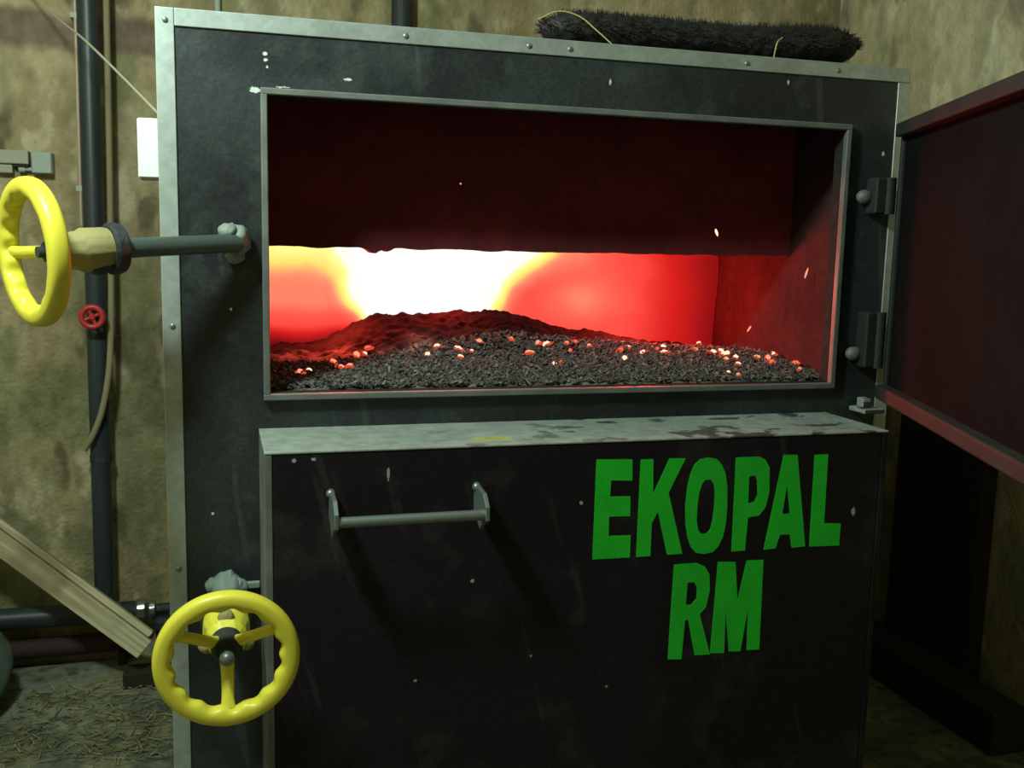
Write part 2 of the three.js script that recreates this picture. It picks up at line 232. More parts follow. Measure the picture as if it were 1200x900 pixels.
  const LT = {
    E: [[0.591, 0.798, 0.647, 0.796, 0.648, 0.764, 0.615, 0.766, 0.614, 0.742, 0.646, 0.741, 0.647, 0.711, 0.614, 0.712, 0.614, 0.683, 0.649, 0.682, 0.649, 0.648, 0.590, 0.649]],
    K: [[0.660, 0.795, 0.680, 0.795, 0.682, 0.743, 0.706, 0.795, 0.732, 0.794, 0.707, 0.743, 0.734, 0.648, 0.709, 0.648, 0.691, 0.715, 0.682, 0.698, 0.682, 0.648, 0.659, 0.648]],
    O: [[0.805, 0.718, 0.804, 0.689, 0.800, 0.669, 0.793, 0.655, 0.784, 0.647, 0.770, 0.645, 0.756, 0.648, 0.747, 0.658, 0.741, 0.673, 0.737, 0.693, 0.735, 0.722, 0.737, 0.751, 0.741, 0.770, 0.747, 0.784, 0.756, 0.792, 0.769, 0.794, 0.783, 0.791, 0.792, 0.782, 0.799, 0.768, 0.803, 0.748], [0.783, 0.718, 0.781, 0.696, 0.778, 0.683, 0.772, 0.677, 0.763, 0.677, 0.758, 0.684, 0.755, 0.698, 0.755, 0.720, 0.757, 0.741, 0.761, 0.754, 0.766, 0.760, 0.775, 0.760, 0.780, 0.753, 0.783, 0.740]],
    P: [[0.815, 0.792, 0.854, 0.792, 0.865, 0.787, 0.873, 0.774, 0.875, 0.736, 0.870, 0.712, 0.860, 0.700, 0.841, 0.698, 0.839, 0.646, 0.816, 0.646], [0.839, 0.762, 0.849, 0.763, 0.853, 0.755, 0.855, 0.733, 0.850, 0.722, 0.840, 0.720]],
    A: [[0.896, 0.793, 0.920, 0.792, 0.944, 0.646, 0.920, 0.645, 0.915, 0.667, 0.898, 0.667, 0.892, 0.646, 0.871, 0.645], [0.905, 0.746, 0.913, 0.700, 0.900, 0.700]],
    L: [[0.950, 0.791, 0.974, 0.791, 0.975, 0.681, 1.005, 0.679, 1.005, 0.643, 0.951, 0.645]],
    R: [[0.721, 0.632, 0.759, 0.632, 0.773, 0.625, 0.781, 0.612, 0.783, 0.587, 0.778, 0.561, 0.768, 0.550, 0.789, 0.484, 0.763, 0.485, 0.749, 0.543, 0.744, 0.543, 0.741, 0.481, 0.718, 0.483], [0.745, 0.602, 0.756, 0.602, 0.761, 0.594, 0.761, 0.576, 0.753, 0.567, 0.744, 0.567]],
    M: [[0.794, 0.631, 0.824, 0.629, 0.831, 0.568, 0.843, 0.630, 0.872, 0.629, 0.874, 0.484, 0.852, 0.485, 0.850, 0.552, 0.841, 0.484, 0.821, 0.486, 0.812, 0.551, 0.813, 0.484, 0.789, 0.486]]
  };
  const toP = (a, P) => { for (let i = 0; i < a.length; i += 2) (i ? P.lineTo(a[i], a[i + 1]) : P.moveTo(a[0], a[1])); P.closePath(); return P; };
  for (const k of Object.keys(LT)) { const s = toP(LT[k][0], new THREE.Shape()); if (LT[k][1]) s.holes.push(toP(LT[k][1], new THREE.Path())); const g4 = new THREE.ExtrudeGeometry(s, { depth: 0.0006, bevelEnabled: false }); g4.translate(0, 0, BZ); part(ad, 'letter', boxUV(g4), greenPaint); }

  // opened furnace door, hinged at the right
  const fd = new THREE.Group(); fd.name = 'furnace_door'; fd.position.set(1.168, 0, 0.034); fd.rotation.y = THREE.MathUtils.degToRad(68); boiler.add(fd);
  // local: -x runs along the door away from the hinge, local -z is the fire side
  const DL = 0.97, DY0 = 0.853, DY1 = 1.313;
  part(fd, 'door_panel', box(-DL, -0.004, DY0 + 0.006, DY1 - 0.006, 0.006, 0.055, 0.003), doorMat);
  part(fd, 'door_rim', [box(-DL, -0.004, DY1 - 0.022, DY1, -0.012, 0.03, 0.003), box(-DL, -0.004, DY0, DY0 + 0.024, -0.014, 0.03, 0.004), box(-DL, -DL + 0.02, DY0, DY1, -0.012, 0.03, 0.003)], doorRimMat);
  part(fd, 'hinge_edge', box(-0.006, 0.004, DY0 + 0.01, DY1 - 0.01, 0.0, 0.05, 0.003), doorRimMat);
  for (const [y0, y1, yb] of [[1.165, 1.225, 1.193], [0.905, 1.0, 0.928]]) {
    part(boiler, 'hinge_plate', [box(1.128, 1.150, y0, y1, 0.003, 0.034, 0.004), cyl(V(1.156, y0, 0.03), V(1.156, y1, 0.03), 0.010, 0.010, 18)], doorRimMat);
    const bl = new THREE.SphereGeometry(0.012, 20, 12); bl.scale(1.2, 1, 0.9); bl.translate(1.120, yb, 0.012); part(boiler, 'hinge_bolt', bl, rimMat);
  }
  part(boiler, 'latch_bracket', [box(1.125, 1.165, 0.828, 0.836, 0.003, 0.05, 0.002), box(1.135, 1.15, 0.836, 0.852, 0.01, 0.03, 0.002)], dustTop);
}

// ---------- white control box on the boiler's left side ----------
{
  const t = thing('control_box', 'white rectangular control box fixed to the left side of the boiler near its top', 'box', [-0.0005, 1.184, -0.1]);
  part(t, 'housing', box(-0.036, 0, 0, 0.088, -0.05, 0.0, 0.004), whitePl);
  part(t, 'cover', box(-0.035, -0.001, 0.002, 0.086, 0.0002, 0.006, 0.002), whitePl);
}

// ---------- handwheel valves ----------
function wheelGeo(R = 0.0775) {          // rim in the xy plane, lobed grip on the inner side, axis +z towards the user
  const nu = 220, nv = 20, pos = [], idx = [];
  for (let i = 0; i < nu; i++) for (let j = 0; j < nv; j++) {
    const u = i / nu * Math.PI * 2, v = j / nv * Math.PI * 2, cu = Math.cos(v), sv = Math.sin(v);
    const inner = cu < 0 ? 0.0092 + 0.0045 * Math.pow(0.5 + 0.5 * Math.cos(u * 15 + Math.PI / 2 * 0), 1) * -cu : 0.0125;
    const r = R + inner * Math.sign(cu) * Math.pow(Math.abs(cu), 0.75), z = 0.0125 * Math.sign(sv) * Math.pow(Math.abs(sv), 0.8);
    pos.push(r * Math.cos(u), r * Math.sin(u), z);
    const a = i * nv + j, b = ((i + 1) % nu) * nv + j, c = ((i + 1) % nu) * nv + (j + 1) % nv, d = i * nv + (j + 1) % nv; idx.push(a, b, c, a, c, d);
  }
  const g = new THREE.BufferGeometry(); g.setAttribute('position', new THREE.Float32BufferAttribute(pos, 3)); g.setIndex(idx); g.computeVertexNormals(); const n = g.toNonIndexed(); n.setAttribute('uv', new THREE.BufferAttribute(new Float32Array(n.attributes.position.count * 2), 2)); return n;
}
function spokeGeo(a, b, w0, w1, t) {      // tapered flat-oval spoke
  const g = new THREE.CylinderGeometry(1, 1, 1, 18, 6); const p = g.attributes.position, l = a.distanceTo(b);
  for (let i = 0; i < p.count; i++) { const k = p.getY(i) + 0.5, w = mix(w0, w1, k) * (1 + 0.5 * Math.pow(Math.abs(k - 0.5) * 2, 4) * 0.6); p.setXYZ(i, p.getX(i) * w, k * l, p.getZ(i) * t); }
  g.computeVertexNormals(); return orient(g, a, b);
}
function buildWheel(parent, tilt, dish, hubM = yellow) {
  const w = new THREE.Group(); w.name = 'handwheel'; parent.add(w);
  part(w, 'rim', wheelGeo(), yellow);
  for (let k = 0; k < 3; k++) { const an = tilt + k * Math.PI * 2 / 3; part(w, 'spoke', spokeGeo(V(0.012 * Math.cos(an), 0.012 * Math.sin(an), -dish), V(0.070 * Math.cos(an), 0.070 * Math.sin(an), -0.002), 0.0085, 0.0075, 0.0065), yellow); }
  part(w, 'wheel_hub', lathe([[0, -0.014], [0.021, -0.014], [0.02, 0.004], [0.015, 0.012], [0, 0.012]], V(0, 0, -dish), V(0, 0, 1)), hubM);
  return w;
}
{ // lower valve: axis straight out of the boiler front
  const t = thing('gate_valve', 'valve low at the left front corner with yellow handwheel facing the viewer', 'valve', [0.0757, 0.577, 0]);
  part(t, 'pipe_stub', cyl(V(0, 0, 0.003), V(0, 0, 0.10), 0.019), greenIron);
  part(t, 'weld_collar', [blob(0.025, [0.002, 0.008, 0.012], 301, 0.3), blob(0.014, [-0.014, 0.016, 0.012], 302, 0.35), blob(0.013, [0.018, 0.014, 0.012], 303, 0.35), blob(0.010, [0.004, 0.028, 0.010], 304, 0.35)], weldGrey);
  part(t, 'pipe_bracket', box(0.022, 0.050, 0.008, 0.018, 0.003, 0.012, 0.002), weldGrey);
  part(t, 'flange', lathe([[0, 0], [0.034, 0], [0.036, 0.004], [0.036, 0.014], [0.032, 0.017], [0, 0.017]], V(0, 0, 0.085), V(0, 0, 1)), darkIron);
  part(t, 'valve_body', lathe([[0, 0], [0.028, 0], [0.031, 0.02], [0.031, 0.05], [0.027, 0.062], [0.027, 0.078], [0.02, 0.088], [0, 0.088]], V(0, 0, 0.10), V(0, 0, 1)), yellow);
  for (const [sx, sy] of [[1, -0.4], [-1, -0.4], [0, 1]]) part(t, 'body_lug', blob(0.011, [0.026 * sx, 0.026 * sy, 0.168], 311 + sx, 0.15), oliveY);
  part(t, 'spindle', [cyl(V(0, 0, 0.19), V(0, 0, 0.236), 0.0075, 0.007, 16), hexNut(V(0, 0, 0.214), V(0, 0, 1), 0.0125, 0.008)], darkIron);
  const w = buildWheel(t, -Math.PI / 2, 0.034, darkIron); part(t, 'spindle_end', new THREE.SphereGeometry(0.0098, 24, 16).translate(0, 0, 0.243), steelDark); w.position.set(0, 0, 0.242); w.rotation.x = 0.05;
}
{ // upper valve: pipe bends to the left, wheel turned away
  const E0 = V(0.092, 1.094, 0.034), dir = V(-0.872, -0.055, 0.488).normalize();
  const t = thing('gate_valve', 'valve at the upper left with yellow handwheel standing out beside the boiler', 'valve', [0.092, 1.094, 0]);
  const at = s => V(0, 0, 0.034).add(dir.clone().multiplyScalar(s));
  part(t, 'weld_elbow', [blob(0.020, [0.006, 0.004, 0.018], 321, 0.35), blob(0.014, [-0.004, 0.014, 0.026], 322, 0.35), blob(0.013, [0.004, -0.016, 0.016], 323, 0.3), blob(0.012, [0.012, 0.012, 0.014], 324, 0.3)], weldMat);
  part(t, 'pipe', cyl(at(-0.012), at(0.178), 0.0128), greenIron);
  part(t, 'collar', lathe([[0, 0], [0.020, 0], [0.031, 0.006], [0.033, 0.012], [0.033, 0.02], [0.03, 0.024], [0, 0.024]], at(0.152), dir), darkIron);
  part(t, 'valve_body', lathe([[0, 0], [0.026, 0], [0.0275, 0.008], [0.0275, 0.034], [0.024, 0.04], [0.022, 0.058], [0.016, 0.066], [0, 0.066]], at(0.174), dir), oliveY);
  part(t, 'body_lug', [blob(0.021, [at(0.186).x, -0.022, at(0.186).z], 331, 0.2), blob(0.013, [at(0.215).x, -0.018, at(0.215).z], 332, 0.25)], darkIron);
  part(t, 'spindle', [cyl(at(0.236), at(0.262), 0.0072, 0.0068, 16), hexNut(at(0.246), dir, 0.012, 0.008)], darkIron);
  const w = buildWheel(t, Math.PI * 1.02, 0.03); w.position.copy(at(0.267)); w.quaternion.setFromUnitVectors(V(0, 0, 1), dir);
}

// ---------- ash bed, embers, flame ----------
const cxs = [0.09, 0.23, 0.37, 0.6, 0.78, 0.95, 1.12], cys = [0.898, 0.906, 0.962, 0.967, 0.932, 0.905, 0.888];
function crest(x) { for (let i = 0; i < 6; i++) if (x <= cxs[i + 1]) return mix(cys[i], cys[i + 1], ss(0, 1, (x - cxs[i]) / (cxs[i + 1] - cxs[i]))); return cys[6]; }
function ashH(x, z) { const d = -z, f = 0.877 + 0.09 * Math.min(d, 0.3); return f + (crest(x) - f) * ss(0.2, 0.45, d); }
const ashBed = thing('ash_bed', 'bed of grey ash and black char heaped across the firebox floor', 'ash bed');
{
  const nx = 240, nz = 110, X = [0.101, 1.114], Z = [-0.022, -0.445], pos = [], uv = [], idx = [];
  for (let j = 0; j <= nz; j++) for (let i = 0; i <= nx; i++) { const x = mix(X[0], X[1], i / nx), z = mix(Z[0], Z[1], j / nz); pos.push(x, ashH(x, z) + (fbm(x * 60, z * 60, 401, 4) - 0.5) * 0.016 - 0.002, z); uv.push(x, -z); if (i < nx && j < nz) { const a = j * (nx + 1) + i; idx.push(a, a + 1, a + nx + 2, a, a + nx + 2, a + nx + 1); } }
  // skirt to the chamber floor closes the mound
  const ring = []; for (let i = 0; i <= nx; i++) ring.push(i); for (let j = 1; j <= nz; j++) ring.push(j * (nx + 1) + nx); for (let i = nx - 1; i >= 0; i--) ring.push(nz * (nx + 1) + i); for (let j = nz - 1; j >= 1; j--) ring.push(j * (nx + 1));
  const b0 = pos.length / 3; ring.forEach(k => { pos.push(pos[k * 3], 0.8605, pos[k * 3 + 2]); uv.push(pos[k * 3], -pos[k * 3 + 2]); });
  for (let k = 0; k < ring.length; k++) { const n = (k + 1) % ring.length; idx.push(ring[n], ring[k], b0 + k, ring[n], b0 + k, b0 + n); }
  const g = new THREE.BufferGeometry(); g.setAttribute('position', new THREE.Float32BufferAttribute(pos, 3)); g.setAttribute('uv', new THREE.Float32BufferAttribute(uv, 2)); g.setIndex(idx); g.computeVertexNormals();
  const colT = tex(1024, 600, 1.12, 0.6, (x, d) => { const n = fbm(x * 40, d * 40, 411, 5), m = fbm(x * 110, d * 110, 413, 3); let c = mix3([122, 117, 110], [86, 81, 76], ss(0.35, 0.65, n)); c = mix3(c, [40, 37, 35], ss(0.55, 0.7, m)); const e = d + (fbm(x * 14, d * 14, 415, 4) - 0.5) * 0.16; return mix3(c, [24, 21, 20], ss(0.24, 0.32, e)); });
  part(ashBed, 'ash_heap', g, matte({ map: colT }));
  const r = rngOf(77), base = new THREE.BoxGeometry(1, 1, 1, 1, 1, 1); const count = 9000, im = new THREE.InstancedMesh(base, matte({ color: 0xffffff }), count), o = new THREE.Object3D(), c = new THREE.Color();
  for (let i = 0; i < count; i++) { const x = mix(0.11, 1.10, r()), z = -mix(0.025, mix(0.20, 0.32, ss(0.2, 0.6, x)), Math.pow(r(), 1.05)); const s = 0.6 + r() * 1.1; o.position.set(x, ashH(x, z) + 0.001 + r() * 0.004, z); o.rotation.set((r() - 0.5) * 1.4, r() * 6.28, (r() - 0.5) * 1.4); if (r() < 0.6) o.scale.set(0.010 * s, 0.0011 * s, 0.0017 * s); else o.scale.set(0.0036 * s, 0.0024 * s, 0.0032 * s); o.updateMatrix(); im.setMatrixAt(i, o.matrix); const q = r(), v = q < 0.5 ? 0.055 + q * 0.09 : q < 0.9 ? 0.08 + 0.08 * r() : 0.15 + 0.1 * r(); c.setRGB(v * 1.02, v, v * 0.92); im.setColorAt(i, c); }
  im.name = 'charred_straw'; im.userData.kind = 'stuff'; fin(im); ashBed.add(im);
}
const charMat = matte({ color: 0x140b09, emissive: new THREE.Color().setRGB(0.85, 0.085, 0.04), emissiveIntensity: 0.8 });
const emberMats = [[1, 0.34, 0.18, 1.2], [1, 0.62, 0.42, 1.6], [1, 0.16, 0.08, 1.0]].map(([r, g, b, i]) => std({ color: 0x1a0f0c, emissive: new THREE.Color().setRGB(r, g, b), emissiveIntensity: i, roughness: 1 }));
{
  const E = [[0.196, -0.114], [0.211, -0.125], [0.257, -0.186], [0.265, -0.146], [0.279, -0.152], [0.302, -0.236], [0.317, -0.239], [0.325, -0.263], [0.425, -0.228], [0.449, -0.263], [0.486, -0.253], [0.481, -0.213], [0.508, -0.242], [0.532, -0.281], [0.594, -0.287], [0.614, -0.232], [0.642, -0.273], [0.658, -0.271], [0.634, -0.15], [0.651, -0.163], [0.701, -0.279], [0.723, -0.29], [0.696, -0.245], [0.744, -0.274], [0.797, -0.247], [0.82, -0.265], [0.837, -0.236], [0.783, -0.192], [0.879, -0.262], [0.901, -0.284], [0.881, -0.236], [0.958, -0.259], [1.039, -0.405], [0.984, -0.235], [1.005, -0.243], [1.001, -0.219], [1.006, -0.187], [0.979, -0.174], [0.979, -0.129], [0.924, -0.063], [0.932, -0.043], [1.05, -0.185], [1.068, -0.176], [1.1, -0.214], [1.054, -0.139], [1.098, -0.13], [1.076, -0.08]];
  const r = rngOf(91), gs = [0, 1, 2, 3].map(i => blob(1, [0, 0, 0], 501 + i, 0.5));
  const bear = ([x, z]) => Math.atan2(x - 0.0707, 1.4966 - z); E.sort((a, b) => bear(a) - bear(b));
  const ones = ['', 'first', 'second', 'third', 'fourth', 'fifth', 'sixth', 'seventh', 'eighth', 'ninth', 'tenth', 'eleventh', 'twelfth', 'thirteenth', 'fourteenth', 'fifteenth', 'sixteenth', 'seventeenth', 'eighteenth', 'nineteenth'];
  const ord = n => n < 20 ? ones[n] : n === 20 ? 'twentieth' : 'twenty ' + ones[n - 20];
  const L = E.length; E.forEach(([x, z], i) => {
    const s = 0.0028 + r() * 0.0022, m = part(scene, 'ember', gs[i % 4], emberMats[r() < 0.4 ? 0 : r() < 0.8 ? 1 : 2]);
    tag(m, i === 0 ? 'leftmost glowing ember on the grey ash of the firebox' : i === L - 1 ? 'rightmost glowing ember on the grey ash of the firebox' : i < L / 2 ? `glowing ember on the grey ash, ${ord(i + 1)} from the left end` : `glowing ember on the grey ash, ${ord(L - i)} from the right end`, 'ember', 'embers on the ash bed');
    m.position.set(x, ashH(x, z) + 0.006, z); m.rotation.y = r() * 6; m.rotation.z = (r() - 0.5) * 0.8; m.scale.set(s * (1 + r() * 0.7), s, s);
    const hc = part(m, 'glowing_char', gs[(i + 1) % 4], charMat); hc.scale.set(1.2 + r() * 0.6, 0.7, 1.3); hc.position.set((r() - 0.5) * 1.2, -0.35, -0.3);
  });
}
{ // flame: burning mass filling the back of the firebox, closed body with a heat map of the flame itself
  const stops = [[0, [20, 3, 5]], [0.2, [112, 8, 12]], [0.4, [206, 28, 26]], [0.55, [255, 82, 70]], [0.68, [255, 142, 108]], [0.76, [255, 224, 112]], [0.86, [255, 255, 150]], [0.95, [255, 255, 238]], [1.2, [255, 255, 255]]];
  const heat = (x, y) => {
    const e = (fbm(x * 6, y * 6, 601, 4) - 0.5), e2 = (fbm(x * 13 + 3, y * 9, 603, 4) - 0.5);
    let h = 0.545 + 0.05 * e2; h = mix(h, 0.40, ss(0.90, 1.02, x + e * 0.10)); h = mix(h, 0.26, ss(1.0, 1.11, x + e * 0.06));
    h = mix(h, 0.655, 1 - ss(0.27, 0.40, x + e * 0.1));
    h += 0.11 * Math.exp(-(((x - 0.83) / 0.07) ** 2) - (((y - 0.985) / 0.05) ** 2));
    h += 0.20 * ss(1.005, 1.09, y + e * 0.06) * (1 - ss(0.70, 0.92, x + e * 0.1));
    const wL = 0.345 - 0.35 * (y - 1.0) , wR = 0.665 + 0.7 * (y - 1.0);
    const w = ss(wL - 0.055, wL + 0.045, x + e * 0.1) * (1 - ss(wR - 0.05, wR + 0.07, x + e * 0.1)); h = mix(h, 1.15, w);
    if (x < 0.6) h = mix(h, 0.545, (1 - ss(0.945, 0.985, y + e * 0.04)) * (1 - w)); if (x < 0.6) h = mix(h, 0.12, 1 - ss(0.886, 0.946, y + e * 0.03)); return h;
  };
  const T = tex(900, 420, 1.05, 0.49, (u, v) => { const h = heat(u + 0.085, v + 0.85); for (let i = 0; i < stops.length - 1; i++) if (h <= stops[i + 1][0]) return mix3(stops[i][1], stops[i + 1][1], Math.max(0, (h - stops[i][0]) / (stops[i + 1][0] - stops[i][0]))); return [255, 255, 255]; });
  const nx = 120, ny = 56, pos = [], uv = [], idx = [], X = [0.1015, 1.1135], Y = [0.862, 1.315];
  for (const side of [0, 1]) for (let j = 0; j <= ny; j++) for (let i = 0; i <= nx; i++) {
    const x = mix(X[0], X[1], i / nx), y = mix(Y[0], Y[1], j / ny), ed = Math.min(1, Math.min(j + 3, ny - j) / 5);
    const z = side ? -0.86 : -0.66 + ed * (0.05 + 0.07 * fbm(x * 5, y * 3.5, 611, 4) + 0.10 * ss(0.7, 1.08, x) + 0.09 * (1 - ss(0.2, 0.36, x))); pos.push(x, Math.max(y, ashH(x, -0.5) - 0.07), z); uv.push(x - 0.085, y - 0.85);
    if (i < nx && j < ny) { const a = side * (nx + 1) * (ny + 1) + j * (nx + 1) + i, b = a + 1, c = a + nx + 2, d = a + nx + 1; side ? idx.push(a, c, b, a, d, c) : idx.push(a, b, c, a, c, d); }
  }
  const ring = []; for (let i = 0; i <= nx; i++) ring.push(i); for (let j = 1; j <= ny; j++) ring.push(j * (nx + 1) + nx); for (let i = nx - 1; i >= 0; i--) ring.push(ny * (nx + 1) + i); for (let j = ny - 1; j >= 1; j--) ring.push(j * (nx + 1));
  const S = (nx + 1) * (ny + 1); for (let k = 0; k < ring.length; k++) { const n = (k + 1) % ring.length; idx.push(ring[n], ring[k], ring[k] + S, ring[n], ring[k] + S, ring[n] + S); }
  const g = new THREE.BufferGeometry(); g.setAttribute('position', new THREE.Float32BufferAttribute(pos, 3)); g.setAttribute('uv', new THREE.Float32BufferAttribute(uv, 2)); g.setIndex(idx); g.computeVertexNormals();
  const f = part(scene, 'flame', g, std({ color: 0x000000, emissive: 0xffffff, emissiveMap: T, emissiveIntensity: 1.05, roughness: 1 }));
  tag(f, 'white hot to red flames filling the back of the open firebox', 'fire');
  for (const [x, y, z, p] of [[0.5, 1.02, -0.43, 0.3], [0.88, 0.985, -0.37, 0.75], [0.28, 0.985, -0.38, 0.5]]) { const l = new THREE.PointLight(FIRE.color, FIRE.core * p, 0, 2); l.position.set(x, y, z); l.castShadow = true; l.shadow.radius = 2; l.shadow.bias = -0.002; l.name = 'fire_light'; scene.add(l); }
}
{ // burning flakes carried up in front of the fire
  const flakes = [[0.907, 1.129, -0.1, 0.0022, 3, 0.35, 'small pale burning flake in the air below the baffle'], [1.09, 1.061, -0.1, 0.0016, 6, -0.3, 'long thin red spark near the right edge of the opening'], [0.981, 0.961, -0.1, 0.0016, 4, -0.6, 'tiny orange spark just above the embers at the right'], [0.449, 1.195, -0.1, 0.0014, 1, 0, 'tiny dim spark before the dark baffle']];
  flakes.forEach(([x, y, z, s, l, a, label], i) => { const m = part(scene, 'spark', blob(1, [0, 0, 0], 701 + i, 0.3), emberMats[i === 0 ? 1 : 0]); tag(m, label, 'spark'); m.position.set(x, y, z); m.scale.set(s, s * l, s); m.rotation.z = a; });
}

// ---------- broom head on top of the boiler ----------
{
  const t = thing('broom_head', 'long black bristle broom head lying on the top edge of the boiler', 'broom', [0.872, TOP + 0.003, -0.11]);
  const L = 0.292; const prof = k => { const e = Math.abs(k); const end = k < 0 ? Math.pow(1 - Math.pow(e, 9), 0.5) : Math.pow(Math.max(0, 1 - Math.pow(e, 8)), 0.5) * (1 + 0.14 * ss(0, 0.8, k)); return end; };
  const nu = 90, nv = 28, pos = [], idx = [];
  for (let i = 0; i <= nu; i++) for (let j = 0; j < nv; j++) { const k = i / nu * 2 - 1, v = j / nv * 6.2832, p = Math.max(0.02, prof(k * 0.999)), n = 0.88 + 0.2 * fbm(k * 30, j * 0.8, 801, 3); pos.push(k * L, 0.0335 + 0.031 * p * n * Math.sin(v) + (k < 0 ? 0.004 : 0.004 + 0.010 * ss(0.2, 1, k)) * 1, 0.045 * p * n * Math.cos(v)); if (i < nu) { const a = i * nv + j, b = i * nv + (j + 1) % nv; idx.push(a, b, b + nv, a, b + nv, a + nv); } }
  const g = new THREE.BufferGeometry(); g.setAttribute('position', new THREE.Float32BufferAttribute(pos, 3)); g.setIndex(idx); g.computeVertexNormals(); part(t, 'bristle_core', g, bristle);
  part(t, 'wooden_back', box(-0.26, 0.25, 0.012, 0.055, -0.07, -0.046, 0.006), darkWood);
  const r = rngOf(811), n = 5200, bg = new THREE.CylinderGeometry(0.0004, 0.0009, 1, 4, 1); bg.translate(0, 0.5, 0); const im = new THREE.InstancedMesh(bg, std({ color: 0xffffff, roughness: 0.8 }), n), o = new THREE.Object3D(), c = new THREE.Color();
  for (let i = 0; i < n; i++) { const k = r() * 2 - 1, p = Math.max(0.05, prof(k)), v = r() * 3.5 - 0.25; o.position.set(k * L * 0.985, 0.034 + (k > 0 ? 0.012 * ss(0.2, 1, k) : 0) + 0.025 * p * Math.sin(v), 0.038 * p * Math.cos(v)); const d = V((r() - 0.5) * 0.7 + (Math.abs(k) > 0.93 ? Math.sign(k) * 1.2 : 0) - 0.2, Math.sin(v) + (r() - 0.5) * 0.4, Math.cos(v) + (r() - 0.5) * 0.4).normalize(); if (o.position.y < 0.012) d.y = Math.abs(d.y); o.quaternion.setFromUnitVectors(V(0, 1, 0), d); o.scale.set(1, 0.008 + r() * 0.009, 1); o.updateMatrix(); im.setMatrixAt(i, o.matrix); const q = 0.010 + r() * 0.03; c.setRGB(q * 1.05, q, q * 0.95); im.setColorAt(i, c); }
  im.name = 'bristles'; im.userData.kind = 'stuff'; fin(im); t.add(im);
  const s1 = part(scene, 'straw', tube([V(0.558, 1.448, -0.055), V(0.59, 1.462, -0.052), V(0.622, 1.456, -0.046), V(0.648, 1.436, -0.038), V(0.672, 1.416, -0.032)], 0.0011, 30, 6), strawMat); tag(s1, 'pale bent straw lying over the left end of the broom head', 'straw');
  const s2 = part(scene, 'straw', tube([V(0.963, 1.409, -0.04), V(0.966, 1.428, -0.04), V(0.973, 1.444, -0.045), V(0.984, 1.452, -0.05)], 0.0012, 24, 6), strawMat); tag(s2, 'short curved straw sticking up before the right part of the broom', 'straw');
}

